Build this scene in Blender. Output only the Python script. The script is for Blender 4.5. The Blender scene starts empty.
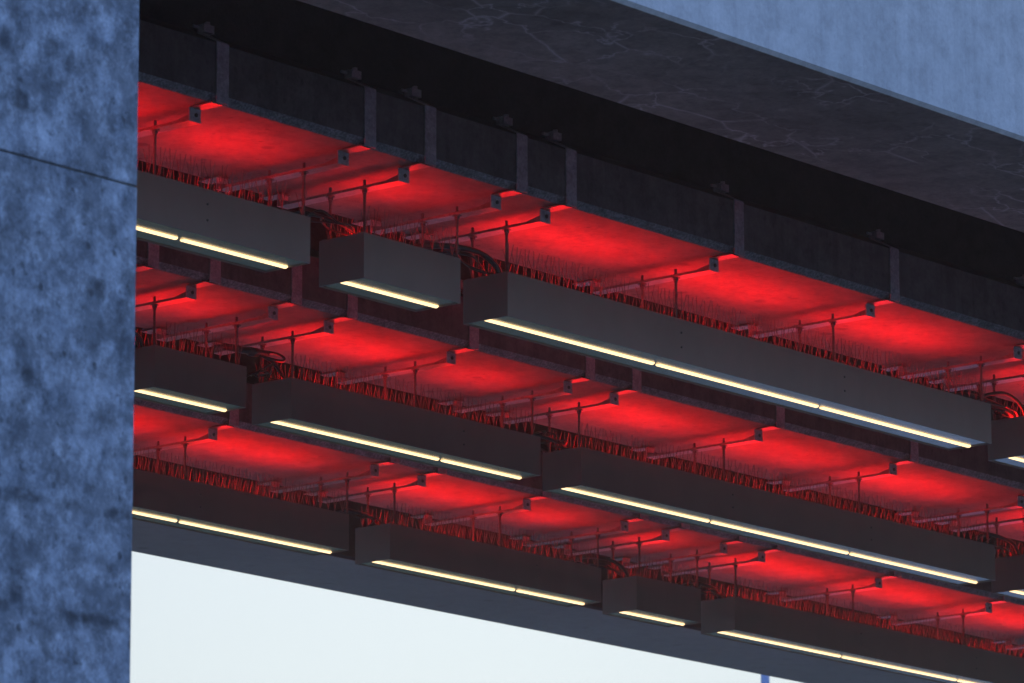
import bpy, bmesh, math, random
from mathutils import Vector, Matrix
R = math.radians
random.seed(11)
scene = bpy.context.scene
C = scene.collection
Z0 = 1.6                      # eye height: everything below is measured from the eye, then lifted by this

# ------------------------------------------------------------------ materials
def mat(name):
    m = bpy.data.materials.new(name); m.use_nodes = True
    nt = m.node_tree; b = nt.nodes['Principled BSDF']
    return m, nt, b
def N(nt, t, **k):
    n = nt.nodes.new(t)
    for a, v in k.items():
        if a in n.inputs: n.inputs[a].default_value = v
        else: setattr(n, a, v)
    return n
def ramp(nt, fac, stops):
    r = nt.nodes.new('ShaderNodeValToRGB'); e = r.color_ramp.elements
    while len(e) < len(stops): e.new(0.5)
    for i, (p, c) in enumerate(stops):
        e[i].position = p; e[i].color = (*c, 1) if len(c) == 3 else c
    nt.links.new(fac, r.inputs[0]); return r.outputs[0]
def mixc(nt, a, b, fac, mode='MIX'):
    m = nt.nodes.new('ShaderNodeMix'); m.data_type = 'RGBA'; m.blend_type = mode; m.clamp_factor = True
    for s, v in ((0, fac), (6, a), (7, b)):
        if isinstance(v, (int, float)): m.inputs[s].default_value = v
        elif isinstance(v, tuple): m.inputs[s].default_value = (*v, 1)
        else: nt.links.new(v, m.inputs[s])
    return m.outputs[2]
def coords(nt, scale=(1, 1, 1), loc=(0, 0, 0)):
    t = nt.nodes.new('ShaderNodeNewGeometry'); mp = nt.nodes.new('ShaderNodeMapping')
    mp.inputs['Scale'].default_value = scale; mp.inputs['Location'].default_value = loc
    nt.links.new(t.outputs['Position'], mp.inputs[0]); return mp.outputs[0]
def noise(nt, co, scale, detail=6, rough=.6, dist=0.):
    n = nt.nodes.new('ShaderNodeTexNoise'); nt.links.new(co, n.inputs['Vector'])
    n.inputs['Scale'].default_value = scale; n.inputs['Detail'].default_value = detail
    n.inputs['Roughness'].default_value = rough; n.inputs['Distortion'].default_value = dist
    return n.outputs[0]
def bump(nt, h, strength, dist, b):
    n = nt.nodes.new('ShaderNodeBump'); n.inputs['Strength'].default_value = strength
    n.inputs['Distance'].default_value = dist; nt.links.new(h, n.inputs['Height'])
    nt.links.new(n.outputs[0], b.inputs['Normal'])

def concrete(name, dark, light, streak=.5, pits=1., veins=0., big=.9, vein_scale=1.6, contrast=1., fine=1., patches=0., lines=()):
    m, nt, b = mat(name); co = coords(nt)
    n1 = noise(nt, co, big, 7, .62)
    n2 = noise(nt, co, 9, 8, .7)
    n3 = noise(nt, co, 38, 5, .75)
    base = ramp(nt, n1, [(.5-.2/contrast, dark), (.5+.2/contrast, light)])
    sp = ramp(nt, n2, [(.38, (.62,)*3), (.5, (.97,)*3), (.62, (1.2,)*3)])
    c = mixc(nt, base, sp, .75*fine, 'MULTIPLY')
    fn = ramp(nt, n3, [(.38, (.72,)*3), (.62, (1.16,)*3)])
    c = mixc(nt, c, fn, .55*fine, 'MULTIPLY')
    if patches:
        pa = ramp(nt, noise(nt, coords(nt, (1, 1, .8), (3, 0, 9)), 5.5, 13, .80, .0), [(.46, (.62,)*3), (.50, (.95,)*3), (.56, (1.3,)*3)])
        c = mixc(nt, c, pa, patches, 'MULTIPLY')
        dk = ramp(nt, noise(nt, coords(nt, (1, 1, 1), (1, 0, 4)), 17, 5, .6), [(.30, (.35,)*3), (.40, (1,)*3)])
        c = mixc(nt, c, dk, patches, 'MULTIPLY')
    for z in lines:
        sx = nt.nodes.new('ShaderNodeSeparateXYZ'); nt.links.new(co, sx.inputs[0])
        wob = N(nt, 'ShaderNodeMath', operation='MULTIPLY_ADD'); nt.links.new(noise(nt, co, 6, 3, .6), wob.inputs[0]); wob.inputs[1].default_value = .05; nt.links.new(sx.outputs[2], wob.inputs[2])
        sb = N(nt, 'ShaderNodeMath', operation='SUBTRACT'); nt.links.new(wob.outputs[0], sb.inputs[0]); sb.inputs[1].default_value = z+.025
        ab = N(nt, 'ShaderNodeMath', operation='ABSOLUTE'); nt.links.new(sb.outputs[0], ab.inputs[0])
        ln = ramp(nt, ab.outputs[0], [(.008, (.35,)*3), (.030, (1,)*3)])
        bk = ramp(nt, noise(nt, coords(nt, (1, 1, 1), (z, 0, 0)), 3.5, 4, .6), [(.44, (0,)*3), (.56, (1,)*3)])
        c = mixc(nt, c, mixc(nt, (1., 1., 1.), ln, bk), .9, 'MULTIPLY')
    if streak:
        st = noise(nt, coords(nt, (7, 7, .35)), 1.6, 6, .7)
        s = ramp(nt, st, [(.38, (.62,)*3), (.56, (1.04,)*3)])
        c = mixc(nt, c, s, streak, 'MULTIPLY')
    if pits:
        for sc, thr, off in ((11., .10, 0), (4.2, .11, 3.7)):
            v = nt.nodes.new('ShaderNodeTexVoronoi'); v.inputs['Scale'].default_value = sc
            nt.links.new(coords(nt, (1, 1, .8), (off, 0, off)), v.inputs['Vector'])
            sel = ramp(nt, v.outputs['Color'], [(.55, (0,)*3), (.6, (1,)*3)])
            d = ramp(nt, v.outputs['Distance'], [(thr, (.35,)*3), (thr*1.8, (1,)*3)])
            dd = mixc(nt, (1., 1., 1.), d, sel)
            c = mixc(nt, c, dd, pits, 'MULTIPLY')
    if veins:
        wr = noise(nt, co, 2.2, 4, .6)
        vm = nt.nodes.new('ShaderNodeVectorMath'); vm.operation = 'MULTIPLY_ADD'
        nt.links.new(wr, vm.inputs[0]); vm.inputs[1].default_value = (.55, .55, .55)
        nt.links.new(coords(nt, (.62, 1.15, 1)), vm.inputs[2])
        v = nt.nodes.new('ShaderNodeTexVoronoi'); v.feature = 'DISTANCE_TO_EDGE'
        v.inputs['Scale'].default_value = vein_scale; nt.links.new(vm.outputs[0], v.inputs['Vector'])
        l = ramp(nt, v.outputs[0], [(.0, (1,)*3), (.012, (.5,)*3), (.04, (0,)*3)])
        brk = ramp(nt, noise(nt, coords(nt, (1, 1, 1), (5, 2, 0)), 1.3, 3, .6), [(.42, (0,)*3), (.58, (1,)*3)])
        l = mixc(nt, l, brk, 1., 'MULTIPLY')
        k = nt.nodes.new('ShaderNodeMath'); k.operation = 'MULTIPLY'; k.inputs[1].default_value = veins
        nt.links.new(l, k.inputs[0])
        c = mixc(nt, c, (.55, .53, .50), k.outputs[0])
    nt.links.new(c, b.inputs['Base Color'])
    b.inputs['Roughness'].default_value = .85; b.inputs['Specular IOR Level'].default_value = .3
    bump(nt, mixc(nt, n2, n3, .5), .5, .006, b)
    return m

M = {}
M['pier'] = concrete('pier_concrete', (.12, .142, .17), (.255, .285, .32), 0, .8, 0, 6.5, contrast=1.1, patches=.9, fine=1.25, lines=(3.79+1.6, 3.36+1.6))
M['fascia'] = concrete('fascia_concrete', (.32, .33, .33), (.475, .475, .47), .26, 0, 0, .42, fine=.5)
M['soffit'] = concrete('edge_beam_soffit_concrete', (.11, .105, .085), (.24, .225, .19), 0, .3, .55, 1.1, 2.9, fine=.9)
M['girder'] = concrete('girder_concrete', (.085, .08, .075), (.13, .125, .12), .55, .5, .0, 1.1)
M['girder_soffit'] = concrete('girder_soffit_concrete', (.115, .092, .078), (.16, .125, .105), .0, .6, .0, 1.7, fine=.8)
M['far_soffit'] = concrete('far_beam_concrete', (.26, .24, .20), (.31, .285, .24), 0, .3, .0, .6, fine=.25)
M['chamfer'] = concrete('girder_chamfer_concrete', (.10, .10, .10), (.26, .25, .25), 0, .5, .0, 70, contrast=2)
M['deck'] = concrete('recess_shade_concrete', (.03, .03, .03), (.05, .05, .048), 0, 0, 0, .9)  # near-black: the shade between and above the girders put into the colour

def galv(name, col, rough, metal=.85):
    m, nt, b = mat(name); co = coords(nt)
    v = nt.nodes.new('ShaderNodeTexVoronoi'); v.inputs['Scale'].default_value = 70
    nt.links.new(co, v.inputs['Vector'])
    c = mixc(nt, tuple(x*.75 for x in col), tuple(min(1, x*1.2) for x in col), v.outputs['Color'])
    dirt = ramp(nt, noise(nt, co, 12, 6, .7), [(.4, (.55,)*3), (.6, (1,)*3)])
    c = mixc(nt, c, dirt, .6, 'MULTIPLY')
    nt.links.new(c, b.inputs['Base Color']); b.inputs['Metallic'].default_value = metal
    rr = nt.nodes.new('ShaderNodeMapRange'); rr.inputs[3].default_value = rough-.1; rr.inputs[4].default_value = rough+.12
    nt.links.new(noise(nt, co, 25, 5, .6), rr.inputs[0]); nt.links.new(rr.outputs[0], b.inputs['Roughness'])
    return m
M['galv'] = galv('galvanised_steel', (.50, .53, .56), .45, .6)
M['strap'] = galv('weathered_galvanised_strap', (.33, .34, .35), .6, .2)
M['arm'] = galv('dull_galvanised_channel', (.19, .18, .17), .38, .6)
M['rod'] = galv('threaded_rod_steel', (.09, .09, .09), .5, .6)
M['wire'] = galv('spike_wire_steel', (.085, .075, .075), .5, .1)

def paint(name, col, rough, spec=.5, dirt_amt=.35, metal=0.):
    m, nt, b = mat(name); co = coords(nt)
    d = ramp(nt, noise(nt, coords(nt, (1, 1, .5)), 5, 7, .65), [(.38, (.78,)*3), (.62, (1.08,)*3)])
    nt.links.new(mixc(nt, col, d, dirt_amt, 'MULTIPLY'), b.inputs['Base Color'])
    rr = nt.nodes.new('ShaderNodeMapRange'); rr.inputs[3].default_value = rough-.06; rr.inputs[4].default_value = rough+.1
    nt.links.new(noise(nt, co, 9, 5, .6), rr.inputs[0]); nt.links.new(rr.outputs[0], b.inputs['Roughness'])
    b.inputs['Specular IOR Level'].default_value = spec; b.inputs['Metallic'].default_value = metal
    bump(nt, noise(nt, co, 3, 3, .5), .12, .01, b)
    return m
M['box'] = paint('dark_grey_box_paint', (.160, .116, .098), .5)
M['panel'] = paint('grey_green_metal_underside', (.33, .31, .21), .17, .5, .5, .5)
M['black'] = paint('black_plastic', (.012, .012, .012), .45)
M['rubber'] = paint('black_cable_rubber', (.010, .010, .011), .4)
M['blue'] = paint('blue_mast_paint', (.12, .20, .38), .5)
def emit(name, col, k, base=(.8, .8, .8)):
    m, nt, b = mat(name)
    b.inputs['Base Color'].default_value = (*base, 1)
    b.inputs['Emission Color'].default_value = (*col, 1); b.inputs['Emission Strength'].default_value = k
    return m
M['white_led'] = emit('warm_white_led_lens', (1., .68, .31), 2.1)
M['red_led'] = emit('red_led_lens', (1., .005, .005), 104., (.5, .05, .05))

def asphalt(name, col, sc=1.):
    m, nt, b = mat(name); co = coords(nt)
    a = ramp(nt, noise(nt, co, .35, 6, .6), [(.35, tuple(x*.75 for x in col)), (.65, tuple(x*1.2 for x in col))])
    g = ramp(nt, noise(nt, co, 60*sc, 3, .6), [(.3, (.7,)*3), (.7, (1.25,)*3)])
    nt.links.new(mixc(nt, a, g, .6, 'MULTIPLY'), b.inputs['Base Color']); b.inputs['Roughness'].default_value = .9
    bump(nt, noise(nt, co, 80*sc, 3, .6), .4, .004, b)
    return m
M['ground'] = asphalt('pale_gravel_ground', (.30, .25, .185))
M['road'] = asphalt('road_asphalt', (.05, .05, .052))
M['paving'] = asphalt('pale_concrete_paving', (.34, .34, .33), .5)
M['plaza'] = asphalt('pale_plaza_paving', (.6, .6, .62), .5)
M['line'] = asphalt('white_road_paint', (.7, .7, .68))

# ------------------------------------------------------------------ mesh helpers
class MB:
    def __init__(s): s.v = []; s.f = []
    def add(s, vs, fs):
        o = len(s.v); s.v += [tuple(v) for v in vs]; s.f += [tuple(i+o for i in f) for f in fs]; return s
    def box(s, x0, x1, y0, y1, z0, z1):
        return s.add([(x, y, z) for z in (z0, z1) for x, y in ((x0, y0), (x1, y0), (x1, y1), (x0, y1))],
                     [(3, 2, 1, 0), (4, 5, 6, 7), (0, 1, 5, 4), (1, 2, 6, 5), (2, 3, 7, 6), (3, 0, 4, 7)])
    def prism(s, prof, x0, x1, ax='x'):
        # prof: list of (y, z) counter-clockwise seen from +x
        n = len(prof)
        vs = [(x0, a, b) for a, b in prof] + [(x1, a, b) for a, b in prof]
        if ax == 'y': vs = [(a, x, b) for x, a, b in vs]
        fs = [tuple(range(n))[::-1], tuple(range(n, 2*n))] + [(i, (i+1) % n, n+(i+1) % n, n+i) for i in range(n)]
        return s.add(vs, fs)
    def cyl(s, a, b, r0, r1=None, n=8):
        r1 = r0 if r1 is None else r1
        a = Vector(a); b = Vector(b); d = (b-a).normalized()
        u = d.orthogonal().normalized(); w = d.cross(u)
        vs = [a+(u*math.cos(t)+w*math.sin(t))*r0 for t in [2*math.pi*i/n for i in range(n)]]
        vs += [b+(u*math.cos(t)+w*math.sin(t))*r1 for t in [2*math.pi*i/n for i in range(n)]]
        return s.add(vs, [tuple(range(n))[::-1], tuple(range(n, 2*n))]+[(i, (i+1) % n, n+(i+1) % n, n+i) for i in range(n)])
    def tube(s, pts, r, n=7):
        P = [Vector(p) for p in pts]; Q = []
        for i in range(len(P)-1):
            p0 = P[max(i-1, 0)]; p1 = P[i]; p2 = P[i+1]; p3 = P[min(i+2, len(P)-1)]
            for k in range(6):
                t = k/6
                Q.append(.5*((2*p1)+(-p0+p2)*t+(2*p0-5*p1+4*p2-p3)*t*t+(-p0+3*p1-3*p2+p3)*t**3))
        Q.append(P[-1]); vs = []; u = None
        for i, q in enumerate(Q):
            d = (Q[min(i+1, len(Q)-1)]-Q[max(i-1, 0)]).normalized()
            u = d.orthogonal().normalized() if u is None else (u-d*u.dot(d)).normalized()
            w = d.cross(u)
            vs += [q+(u*math.cos(2*math.pi*j/n)+w*math.sin(2*math.pi*j/n))*r for j in range(n)]
        fs = [tuple(range(n))[::-1], tuple((len(Q)-1)*n+j for j in range(n))]
        for i in range(len(Q)-1):
            fs += [(i*n+j, i*n+(j+1) % n, (i+1)*n+(j+1) % n, (i+1)*n+j) for j in range(n)]
        return s.add(vs, fs)
    def build(s, name, m, parent=None, bevel=0., smooth=False, loc=None):
        me = bpy.data.meshes.new(name); me.from_pydata(s.v, [], s.f); me.update()
        bm = bmesh.new(); bm.from_mesh(me); bmesh.ops.recalc_face_normals(bm, faces=bm.faces)
        if bevel: bmesh.ops.bevel(bm, geom=list(bm.edges), offset=bevel, segments=2, affect='EDGES', clamp_overlap=True)
        bm.to_mesh(me); bm.free()
        if isinstance(m, (list, tuple)):
            for q in m: me.materials.append(q)
        else: me.materials.append(m)
        if smooth:
            for p in me.polygons: p.use_smooth = True
        o = bpy.data.objects.new(name, me); C.objects.link(o)
        if parent is not None: o.parent = parent
        if loc is not None: o.location = loc
        return o
def tag(o, label=None, cat=None, group=None, kind=None):
    if label: o['label'] = label
    if cat: o['category'] = cat
    if group: o['group'] = group
    if kind: o['kind'] = kind
    return o
def empty(name, loc=(0, 0, 0)):
    o = bpy.data.objects.new(name, None); o.empty_display_size = .2; C.objects.link(o); o.location = loc; return o

# ------------------------------------------------------------------ the bridge
ZG = 7.0+Z0
XA, XB = 4., 62.
BH = .305
GIR = {1: (17.663, 18.748), 2: (20.398, 21.526), 3: (23.11, 24.242)}
def girder(i, label):
    yn, yf = GIR[i]; ch = .036; yc = (yn+yf)/2
    t = empty('bridge_girder', ((XA+XB)/2, yc, ZG)); L = (XB-XA)/2
    h = (yf-yn)/2
    # bottom bulb + web + top flange, split so that the soffit and the chamfer carry their own concrete
    MB().prism([(-.12, .50), (-.12, 1.62), (-.5, 1.78), (-.5, 1.9), (.5, 1.9), (.5, 1.78), (.12, 1.62), (.12, .50)], -L, L).build('web', M['deck'], t)  # upper web darkened: the shade of its recess is in the colour
    prof = [(-h-ch, ch), (-h-ch, BH), (-.13, .52), (.13, .52), (h+ch, BH), (h+ch, ch), (h, .0025), (-h, .0025)]
    MB().prism(prof, -L, L).build('bottom_flange', M['girder'], t)
    MB().box(-L, L, -h, h, 0, .002).build('soffit', M['girder_soffit'], t)
    for s in (-1, 1):
        a = [(s*(h+.001), 0), (s*(h+ch+.002), ch), (s*(h+ch), ch+.001), (s*(h), .002)]
        MB().prism(a, -L, L).build('chamfer', M['chamfer'], t)
    tag(t, label, 'girder', 'concrete girders of the bridge')
girder(1, 'dark concrete bridge girder with straps, first red lit underside from the top')
girder(2, 'concrete bridge girder whose red lit underside shows between the top and middle rows of boxes')
girder(3, 'concrete bridge girder whose red lit underside shows just above the lowest row of boxes')
def edge_beam(y0, y1, face, sf, label, h=1.9, name='edge_beam'):
    yc = (y0+y1)/2; t = empty(name, ((XA+XB)/2, yc, ZG)); L = (XB-XA)/2; w = (y1-y0)/2; ch = .02
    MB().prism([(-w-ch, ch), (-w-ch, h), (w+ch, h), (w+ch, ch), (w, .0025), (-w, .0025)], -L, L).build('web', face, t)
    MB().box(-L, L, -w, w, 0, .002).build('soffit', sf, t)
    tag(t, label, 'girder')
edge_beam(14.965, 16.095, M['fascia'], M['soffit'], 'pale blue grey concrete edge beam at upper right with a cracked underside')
edge_beam(25.80, 26.79, M['deck'], M['far_soffit'], 'plain grey concrete far edge beam right above the pale sky')  # near-black side faces: the shade of the gap put into the colour
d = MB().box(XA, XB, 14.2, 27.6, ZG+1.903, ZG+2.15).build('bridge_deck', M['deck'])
tag(d, 'dark concrete deck slab above the girders in the black shadow', 'bridge deck')
# pier: two columns and a cap
CX0, CX1 = 12.3, 14.452
def pier(y0, y1, label):
    t = empty('concrete_pier', ((CX0+CX1)/2, y0, 0)); w = (CX1-CX0)/2; dpt = y1-y0
    joint = 5.117+Z0
    MB().box(-w, w, 0, dpt, -.3, joint-.004).build('shaft', M['pier'], t, bevel=.003)
    MB().box(-w, w, .001, dpt, joint+.004, 6.3+Z0).build('shaft', M['pier'], t, bevel=.003)
    MB().box(-w+.008, w-.006, .006, dpt-.02, joint-.02, joint+.02).build('joint', M['deck'], t)
    tag(t, label, 'pier')
pier(14.0, 15.3, 'blurred blue grey concrete pier with pitted face filling the left edge')
pier(25.2, 26.5, 'concrete pier under the far side of the bridge')
cap = MB().box(CX0-.1, CX1-.2, 14.1, 27.3, 6.302+Z0, ZG-.003).build('pier_cap', M['pier'])
tag(cap, 'concrete cross beam on top of the piers carrying the girders', 'pier cap')

# ------------------------------------------------------------------ hanger brackets
ZC = 6.915                    # underside of the channel above the eye
ZT = 6.665; ZB = 6.415        # light box top / bottom
BW = .3207
ROW = {1: 17.992, 2: 20.742, 3: 23.41}
def make_hanger(i):
    """origin: on the girder's near lower edge"""
    yn, yf = GIR[i]; W = yf-yn; ch = .036; by = ROW[i]-yn
    t = empty('hanger_bracket'); zc = ZC+Z0-ZG
    sw = .044; th = .007; SX = .03
    for s in (0, 1):
        f = (lambda y: y) if s == 0 else (lambda y: W-y)
        path = [(-.01-ch*.0, -.010), (-ch-.012, -.004), (-ch-.012, .37), (-ch-.012+.075, .425), (-ch+.09, .47)]
        inner = [(p[0]+th, p[1]+(.006 if k > 1 else .0)) for k, p in enumerate(path)]
        mb = MB()
        # vertical run
        mb.box(-sw+SX, sw+SX, *sorted((f(-ch-.003-th), f(-ch-.003))), -.006, BH+.007)
        # bend over the shoulder of the girder
        pr = [(f(-ch-.003-th), BH+.008), (f(-ch-.003), BH+.008), (f(.09), BH+.073), (f(.09), BH+.082)]
        mb.prism(pr, -sw+SX, sw+SX)
        mb.build('strap', M['strap'], t)
        # foot under the girder up to the channel
        MB().box(-sw+.002, sw-.002, *sorted((f(-ch-.002), f(.115))), -.0135, -.0070).build('strap_foot', M['arm'], t)
        cl = MB()
        cl.box(.0, .075, *sorted((f(.06), f(.115))), BH+.083, BH+.125)
        cl.cyl((.05, f(.085), BH+.125), (.05, f(.085), BH+.145), .014); cl.cyl((-.04, f(.10), BH+.11), (.09, f(.10), BH+.11), .009)
        cl.build('clamp', M['strap'], t)
    y0, y1 = .105, W-.105; x0, x1 = -.055, .030; tk = .005; zt = -.014
    ch_ = MB()
    ch_.box(x0+.0042, x1-.0042, y0+.0065, y1-.0065, zc, zc+tk)                # shallow upturned channel
    ch_.box(x0, x0+.004, y0+.0065, y1-.0065, zc, zc+.014); ch_.box(x1-.004, x1, y0+.0065, y1-.0065, zc, zc+.014)
    # gusset between channel and end plate
    for g0, g1 in ((y0+.0066, y0+.10), (y1-.0066, y1-.10)):
        ch_.add([(x0+.0005, g0, zc+.0145), (x0+.0005, g1, zc+.0145), (x0+.0005, g0, zc+.034), (x0+.0035, g0, zc+.0145), (x0+.0035, g1, zc+.0145), (x0+.0035, g0, zc+.034)],
                [(0, 1, 2), (3, 5, 4), (0, 3, 4, 1), (1, 4, 5, 2), (2, 5, 3, 0)])
    ch_.build('channel', M['arm'], t)
    MB().box(x0-.001, x1+.001, y1-.006, y1, zc-.001, zt-.0003).build('end_plate', M['strap'], t, bevel=.0015)
    pl = MB().box(x0-.001, x1+.001, y0, y0+.006, zc-.001, zt-.0003).build('end_plate', M['strap'], t, bevel=.0015)
    MB().cyl(((x0+x1)/2+.006, y0-.005, (zc+zt)/2), ((x0+x1)/2+.006, y0-.0005, (zc+zt)/2), .011, n=12).build('bolt', M['black'], pl)
    for ry in (by+.04, by+BW-.035):
        r = MB().cyl((-.03, ry, ZT+Z0-ZG-.02), (-.03, ry, zc+.05), .0075, n=8).build('threaded_rod', M['rod'], t)
        nb = MB()
        nb.cyl((-.03, ry, zc-.004), (-.03, ry, zc-.0005), .026, n=12)
        nb.cyl((-.03, ry, zc-.02), (-.03, ry, zc-.0045), .016, n=6)
        nb.cyl((-.03, ry, zc-.032), (-.03, ry, zc-.0205), .010, n=8)
        nb.cyl((-.03, ry, zc+tk+.0005), (-.03, ry, zc+tk+.014), .015, n=6)
        nb.build('nut', M['rod'], r)
    return t
def copy_tree(o, parent=None):
    c = o.copy(); C.objects.link(c); c.parent = parent
    for ch in list(o.children): copy_tree(ch, c)
    return c
DX = .022
HX = {1: [17.62, 18.745, 19.878, 20.361, 21.12, 21.541, 23.048, 24.557, 26.086, 26.58, 28.1],
      2: [20.05, 21.10, 21.618, 22.322, 22.817, 23.942, 25.074, 25.544, 27.06, 28.57, 30.099, 30.57, 32.08],
      3: [23.3, 24.70, 26.31, 26.80, 27.93, 29.03, 29.51, 30.195, 30.66, 32.135, 33.60, 35.2]}
RN = {1: 'top', 2: 'middle', 3: 'lowest'}
ORD = ['first', 'second', 'third', 'fourth', 'fifth', 'sixth', 'seventh', 'eighth', 'ninth', 'tenth', 'eleventh', 'twelfth', 'thirteenth', 'fourteenth']
VIS0 = {1: 1, 2: 1, 3: 1}      # index of the first one seen right of the pier
for i in HX:
    proto = None
    for k, x in enumerate(HX[i]):
        if proto is None: o = proto = make_hanger(i)
        else: o = copy_tree(proto)
        o.location = (x+DX, GIR[i][0], ZG); o.rotation_euler = (0, 0, 0)
        j = k-VIS0[i]
        if j < 0: lab = f'steel hanger bracket over the {RN[i]} row of boxes, hidden behind the pier'
        else: lab = f'galvanised steel hanger bracket with two rods over the {RN[i]} row, {ORD[j]} from the pier'
        tag(o, lab, 'hanger bracket', 'steel hangers that carry the light boxes')

# ------------------------------------------------------------------ light boxes
def light_box(i, xl, xr, joints, label):
    y0 = ROW[i]; Lx = xr-xl; H = ZT-ZB
    t = empty('light_box', (xl, y0, ZB+Z0))
    rim = .006; rec = .006
    # shell: four walls and a lid, open below where the underside panel sits
    hb = MB()
    hb.box(0, Lx, 0, rim, 0, H); hb.box(0, Lx, BW-rim, BW, 0, H)
    hb.box(0, rim, rim+.0002, BW-rim-.0002, 0, H); hb.box(Lx-rim, Lx, rim+.0002, BW-rim-.0002, 0, H)
    hb.box(rim+.0002, Lx-rim-.0002, rim+.0002, BW-rim-.0002, H-.006, H-.001)
    hb.build('housing', M['box'], t)
    MB().box(rim+.001, Lx-rim-.001, rim+.001, BW-rim-.001, rec, rec+.003).build('underside_panel', M['panel'], t)
    cuts = [0.]+[j-xl for j in joints]+[Lx]
    for a, b in zip(cuts[:-1], cuts[1:]):
        a2 = a+(.024 if a else .008); b2 = b-(.024 if b < Lx else .014)
        # half-round lens under the panel
        pr = [(BW*.5+.0165*math.cos(th), rec-.0005-.011*math.sin(th)) for th in [math.pi*k/6 for k in range(7)]]
        MB().prism(pr, a2, b2).build('led_strip', M['white_led'], t, smooth=False)
        # red uplight along the top
        u0, u1 = a+.05, b-(.26 if b-a > 1 else .16)
        up = MB().box(u0, u1, BW*.5-.035, BW*.5+.035, H-.0008, H+.008).build('red_uplight', M['black'], t)
        MB().box(u0+.01, u1-.01, BW*.5-.022, BW*.5+.022, H+.0084, H+.0105).build('lens', M['red_led'], up)
    for j in joints:
        for z in (.085, .17):
            MB().cyl((j-xl+.04, -.004, z), (j-xl+.04, -.0003, z), .0065, n=8).build('bolt', M['black'], t)
    # bird spikes: strips of about half a metre, two rows
    nseg = max(1, round(Lx/.51)); sl = Lx/nseg
    rnd = random.Random(int(xl*1000)+i)
    for yy in (.028, BW-.028):
        for q in range(nseg):
            mb = MB(); mb.box(q*sl+.004, (q+1)*sl-.004, yy-.012, yy+.012, H-.0008, H+.005)
            nw = max(2, round(sl/.073))
            for w in range(nw):
                x = (q+(w+.5)/nw)*sl+rnd.uniform(-.004, .004)
                if rnd.random() < .03: continue
                for s_, ln in ((-1, .146), (0, .166), (1, .146)):
                    mb.cyl((x+s_*.004, yy, H+.004), (x+s_*.016+rnd.uniform(-.006, .006), yy+s_*.050+rnd.uniform(-.007, .007), H+ln+rnd.uniform(-.008, .006)), .0021, .0016, n=4)
            mb.build('bird_spike_strip', M['wire'], t)
    tag(t, label, 'light box', 'dark light boxes hung in three rows under the girders')
    return t
light_box(1, 17.57, 19.879, [19.05], 'grey light box at the left of the top row, its end behind the pier')
light_box(1, 20.304, 21.095, [], 'short grey light box in the top row, between two longer boxes')
light_box(1, 21.493, 26.116, [22.995, 24.56], 'longest light box of the top row, with three lit strips and bluish underside')
light_box(1, 26.538, 29.6, [28.07], 'light box at the right end of the top row, cut by the picture edge')
light_box(2, 18.8, 21.13, [20.3], 'light box of the middle row hidden behind the pier')
light_box(2, 21.576, 22.362, [], 'short light box at the left of the middle row, touching the pier in view')
light_box(2, 22.757, 25.099, [24.31], 'two strip light box in the middle row, below the short box of the top row')
light_box(2, 25.507, 30.118, [27.05, 28.60], 'longest light box of the middle row, with three lit strips')
light_box(2, 30.532, 32.9, [32.07], 'light box at the right end of the middle row, cut by the picture edge')
light_box(3, 23.2, 26.277, [24.76], 'light box at the left of the lowest row, its left end hidden by the pier')
light_box(3, 26.703, 29.01, [28.24], 'two strip light box in the lowest row, left of the short one')
light_box(3, 29.421, 30.178, [], 'short light box in the lowest row, near the bottom of the picture')
light_box(3, 30.587, 35.2, [32.13, 33.66], 'long light box at the right of the lowest row, running off the bottom edge')

# ------------------------------------------------------------------ cables in the gaps
def cable(i, xg, pts, label, r=.013, extra=None):
    t = MB(); t.tube([(p[0], p[1], p[2]) for p in pts], r)
    if extra: extra(t)
    rnd = random.Random(label)
    for k in range(3):
        a = pts[0]; b = pts[-1]; n = 6; q = []
        for j in range(n):
            f = j/(n-1); e = math.sin(math.pi*f)
            q.append((a[0]+(b[0]-a[0])*f+rnd.uniform(-.03, .03), .08+.18*rnd.random(), .005+e*(.03+.06*rnd.random())))
        t.tube(q, .0055, 6)
    o = t.build('power_cable', M['rubber'], smooth=True, loc=(xg, ROW[i], ZT+Z0))
    tag(o, label, 'cable', 'black cables bridging the gaps between light boxes')
def small_arc(h=.10, a=-.25, b=.25, y=.16):
    return [(a, y, -.0), (a+.03, y, h*.5), (a*.55, y-.02, h*.92), (0, y-.03, h*.9), (b*.55, y-.02, h*.78), (b-.02, y, h*.4), (b, y, 0)]
cable(1, 20.09, small_arc(.075, -.24, .36), 'low black cable joining the first two boxes of the top row', .010)
cable(1, 21.29, [(-.42, .2, .0), (-.36, .18, .06), (-.2, .15, .095), (0, .13, .11), (.14, .12, .10), (.235, .11, .05), (.26, .10, -.01)], 'thick black cable arching onto the longest box of the top row', .018)
def ex(t):
    t.tube([(-.32, .26, .0), (-.28, .26, .07), (-.1, .24, .10), (.1, .22, .085), (.25, .2, .05), (.33, .2, 0)], .022)
    t.tube([(-.20, .1, .14), (-.17, .1, .07), (-.12, .12, .0)], .012)
cable(1, 26.33, [(-.16, .16, .05), (-.04, .14, .105), (.10, .12, .135), (.22, .12, .12), (.31, .12, .07), (.34, .12, .0)], 'black cable looping over the last gap of the top row', .012, ex)
cable(2, 21.37, [(-.2, .2, 0), (-.15, .18, .07), (0, .15, .115), (.12, .14, .105), (.21, .13, .06), (.24, .13, 0)], 'black cable arch beside the pier in the middle row', .014)
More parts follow.
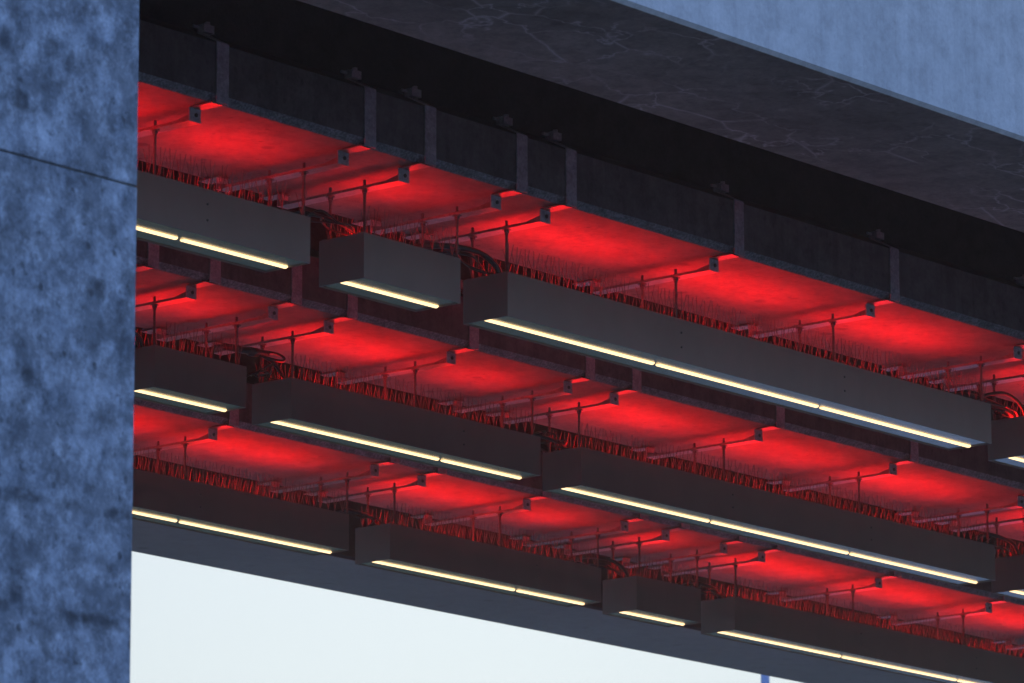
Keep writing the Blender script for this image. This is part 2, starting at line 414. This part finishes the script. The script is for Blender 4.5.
def plug(t):
    t.cyl((-.22, .14, .135), (.12, .10, .138), .022, n=10); t.cyl((-.02, .12, .136), (.04, .11, .136), .028, n=10)
    t.tube([(.10, .10, .148), (.2, .1, .155), (.27, .1, .14), (.25, .1, .118), (.15, .1, .115), (.05, .1, .122)], .009)
    t.tube([(-.22, .14, .135), (-.29, .15, .12), (-.31, .15, .06), (-.31, .15, 0)], .011)
cable(2, 22.53, [(.08, .1, .12), (.18, .11, .10), (.25, .12, .06), (.30, .13, .02), (.31, .13, 0)], 'black cable plug and coil hanging over the first gap of the middle row', .011, plug)
cable(2, 25.3, small_arc(.05, -.22, .26), 'low black cable joining the two long boxes of the middle row', .012)
cable(2, 30.33, small_arc(.11, -.3, .26, .12), 'black cable arch at the right end of the middle row', .014)
cable(3, 26.49, small_arc(.07, -.22, .28), 'low black cable over the first gap of the lowest row', .012)
cable(3, 29.21, [(-.42, .22, .0), (-.35, .2, .06), (-.2, .16, .10), (-.02, .14, .115), (.13, .12, .095), (.22, .11, .045), (.25, .11, 0)], 'black cable arch left of the short box in the lowest row', .014)
cable(3, 30.38, small_arc(.085, -.30, .24), 'black cable arch right of the short box in the lowest row', .014)

# ------------------------------------------------------------------ ground and the blue mast
def sheet(name, x0, x1, y0, y1, z, m, kind='structure'):
    o = MB().add([(x0, y0, z), (x1, y0, z), (x1, y1, z), (x0, y1, z)], [(0, 1, 2, 3)]).build(name, m); tag(o, kind=kind); return o
sheet('ground', -2500, 2500, -2500, 2500, 0, M['ground'])
sheet('road', -400, 400, 3, 12, .004, M['road'])
pv = MB().box(-400, 400, 12.0, 13.6, 0, .12).build('pavement', M['paving']); tag(pv, kind='structure')
M['grass'] = asphalt('mown_grass', (.05, .075, .028), 1.)
sheet('bounce_strip', -80, 160, 24, 33, .008, M['plaza'])  # unseen pale strip, added to bounce daylight up to the far soffits
sheet('lawn', -150, 300, 34, 150, .006, M['grass'])
_f = lambda y: 53.5+2.06*(y-40.7)
o = MB().add([(_f(36), 36, .012), (260, 36, .012), (260, 140, .012), (_f(140), 140, .012)], [(0, 1, 2, 3)]).build('plaza', M['plaza']); tag(o, kind='structure')
ms = empty('blue_mast', (52.88, 40, 0))
MB().cyl((0, 0, .03), (0, 0, 12.1), .08, .056, 16).build('pole', M['blue'], ms, smooth=False)
MB().cyl((0, 0, 0), (0, 0, .03), .2, n=20).build('base_plate', M['blue'], ms)
tag(ms, 'thin blue mast against the sky at the bottom edge, under the far edge beam', 'mast')

VEIL_HAZE = .0014
if VEIL_HAZE:
    hm = bpy.data.materials.new('veil_air'); hm.use_nodes = True; n_ = hm.node_tree; n_.nodes.remove(n_.nodes['Principled BSDF'])
    pv_ = n_.nodes.new('ShaderNodeVolumePrincipled'); pv_.inputs['Density'].default_value = VEIL_HAZE
    pv_.inputs['Color'].default_value = (.97, .92, .88, 1); pv_.inputs['Anisotropy'].default_value = .88
    n_.links.new(pv_.outputs[0], n_.nodes['Material Output'].inputs['Volume'])
    hz = MB().box(-30, 140, -20, 90, -1, 13).build('veil_haze', hm); tag(hz, kind='stuff')  # thin volume added to stand in for lens glare from the bright sky
# ------------------------------------------------------------------ world, sun
w = bpy.data.worlds.new('World'); scene.world = w; w.use_nodes = True
nt = w.node_tree; bg = nt.nodes['Background']
SUN_EL, SUN_AZ = 22., 50.       # azimuth from +Y towards +X: the glow is beyond the bridge
sky = nt.nodes.new('ShaderNodeTexSky'); sky.sky_type = 'NISHITA'; sky.sun_disc = False
sky.sun_elevation = R(SUN_EL); sky.sun_rotation = R(SUN_AZ); sky.dust_density = 1.5; sky.ozone_density = 2.5
tc = nt.nodes.new('ShaderNodeTexCoord')
dp = nt.nodes.new('ShaderNodeVectorMath'); dp.operation = 'DOT_PRODUCT'
nt.links.new(tc.outputs['Generated'], dp.inputs[0]); dp.inputs[1].default_value = (math.sin(R(SUN_AZ)), math.cos(R(SUN_AZ)), 0)
rp = ramp(nt, dp.outputs['Value'], [(0., (3.15, 3.4, 4.6)), (.45, (2.2, 2.3, 2.9)), (.8, (.222, .279, .358))])
nt.links.new(mixc(nt, sky.outputs[0], rp, 1., 'MULTIPLY'), bg.inputs[0]); bg.inputs[1].default_value = .12
ld = bpy.data.lights.new('sun', 'SUN'); ld.energy = .15; ld.angle = R(12); ld.color = (1, .9, .78)
lo = bpy.data.objects.new('sun', ld); C.objects.link(lo)
sd = Vector((math.sin(R(SUN_AZ))*math.cos(R(SUN_EL)), math.cos(R(SUN_AZ))*math.cos(R(SUN_EL)), math.sin(R(SUN_EL))))
lo.rotation_euler = sd.to_track_quat('Z', 'Y').to_euler(); lo.location = (20, 60, 20)

# ------------------------------------------------------------------ camera
cd = bpy.data.cameras.new('camera'); co = bpy.data.objects.new('camera', cd); C.objects.link(co); scene.camera = co
yaw, pit, rol = R(50.1145), R(12.6106), R(-.117)
fw = Vector((math.sin(yaw)*math.cos(pit), math.cos(yaw)*math.cos(pit), math.sin(pit)))
r = Vector((math.cos(yaw), -math.sin(yaw), 0)); u = r.cross(fw)
r2 = r*math.cos(rol)+u*math.sin(rol); u2 = -r*math.sin(rol)+u*math.cos(rol)
m = Matrix((r2, u2, -fw)).transposed().to_4x4(); m.translation = (0, 0, Z0)
co.matrix_world = m
cd.sensor_width = 36; cd.lens = 5250.93*36/1024; cd.clip_start = .1; cd.clip_end = 6000
cd.dof.use_dof = True; cd.dof.focus_distance = 30.5; cd.dof.aperture_fstop = 6.8

scene.view_settings.view_transform = 'Standard'; scene.view_settings.look = 'None'
scene.view_settings.exposure = 0; scene.view_settings.gamma = 1
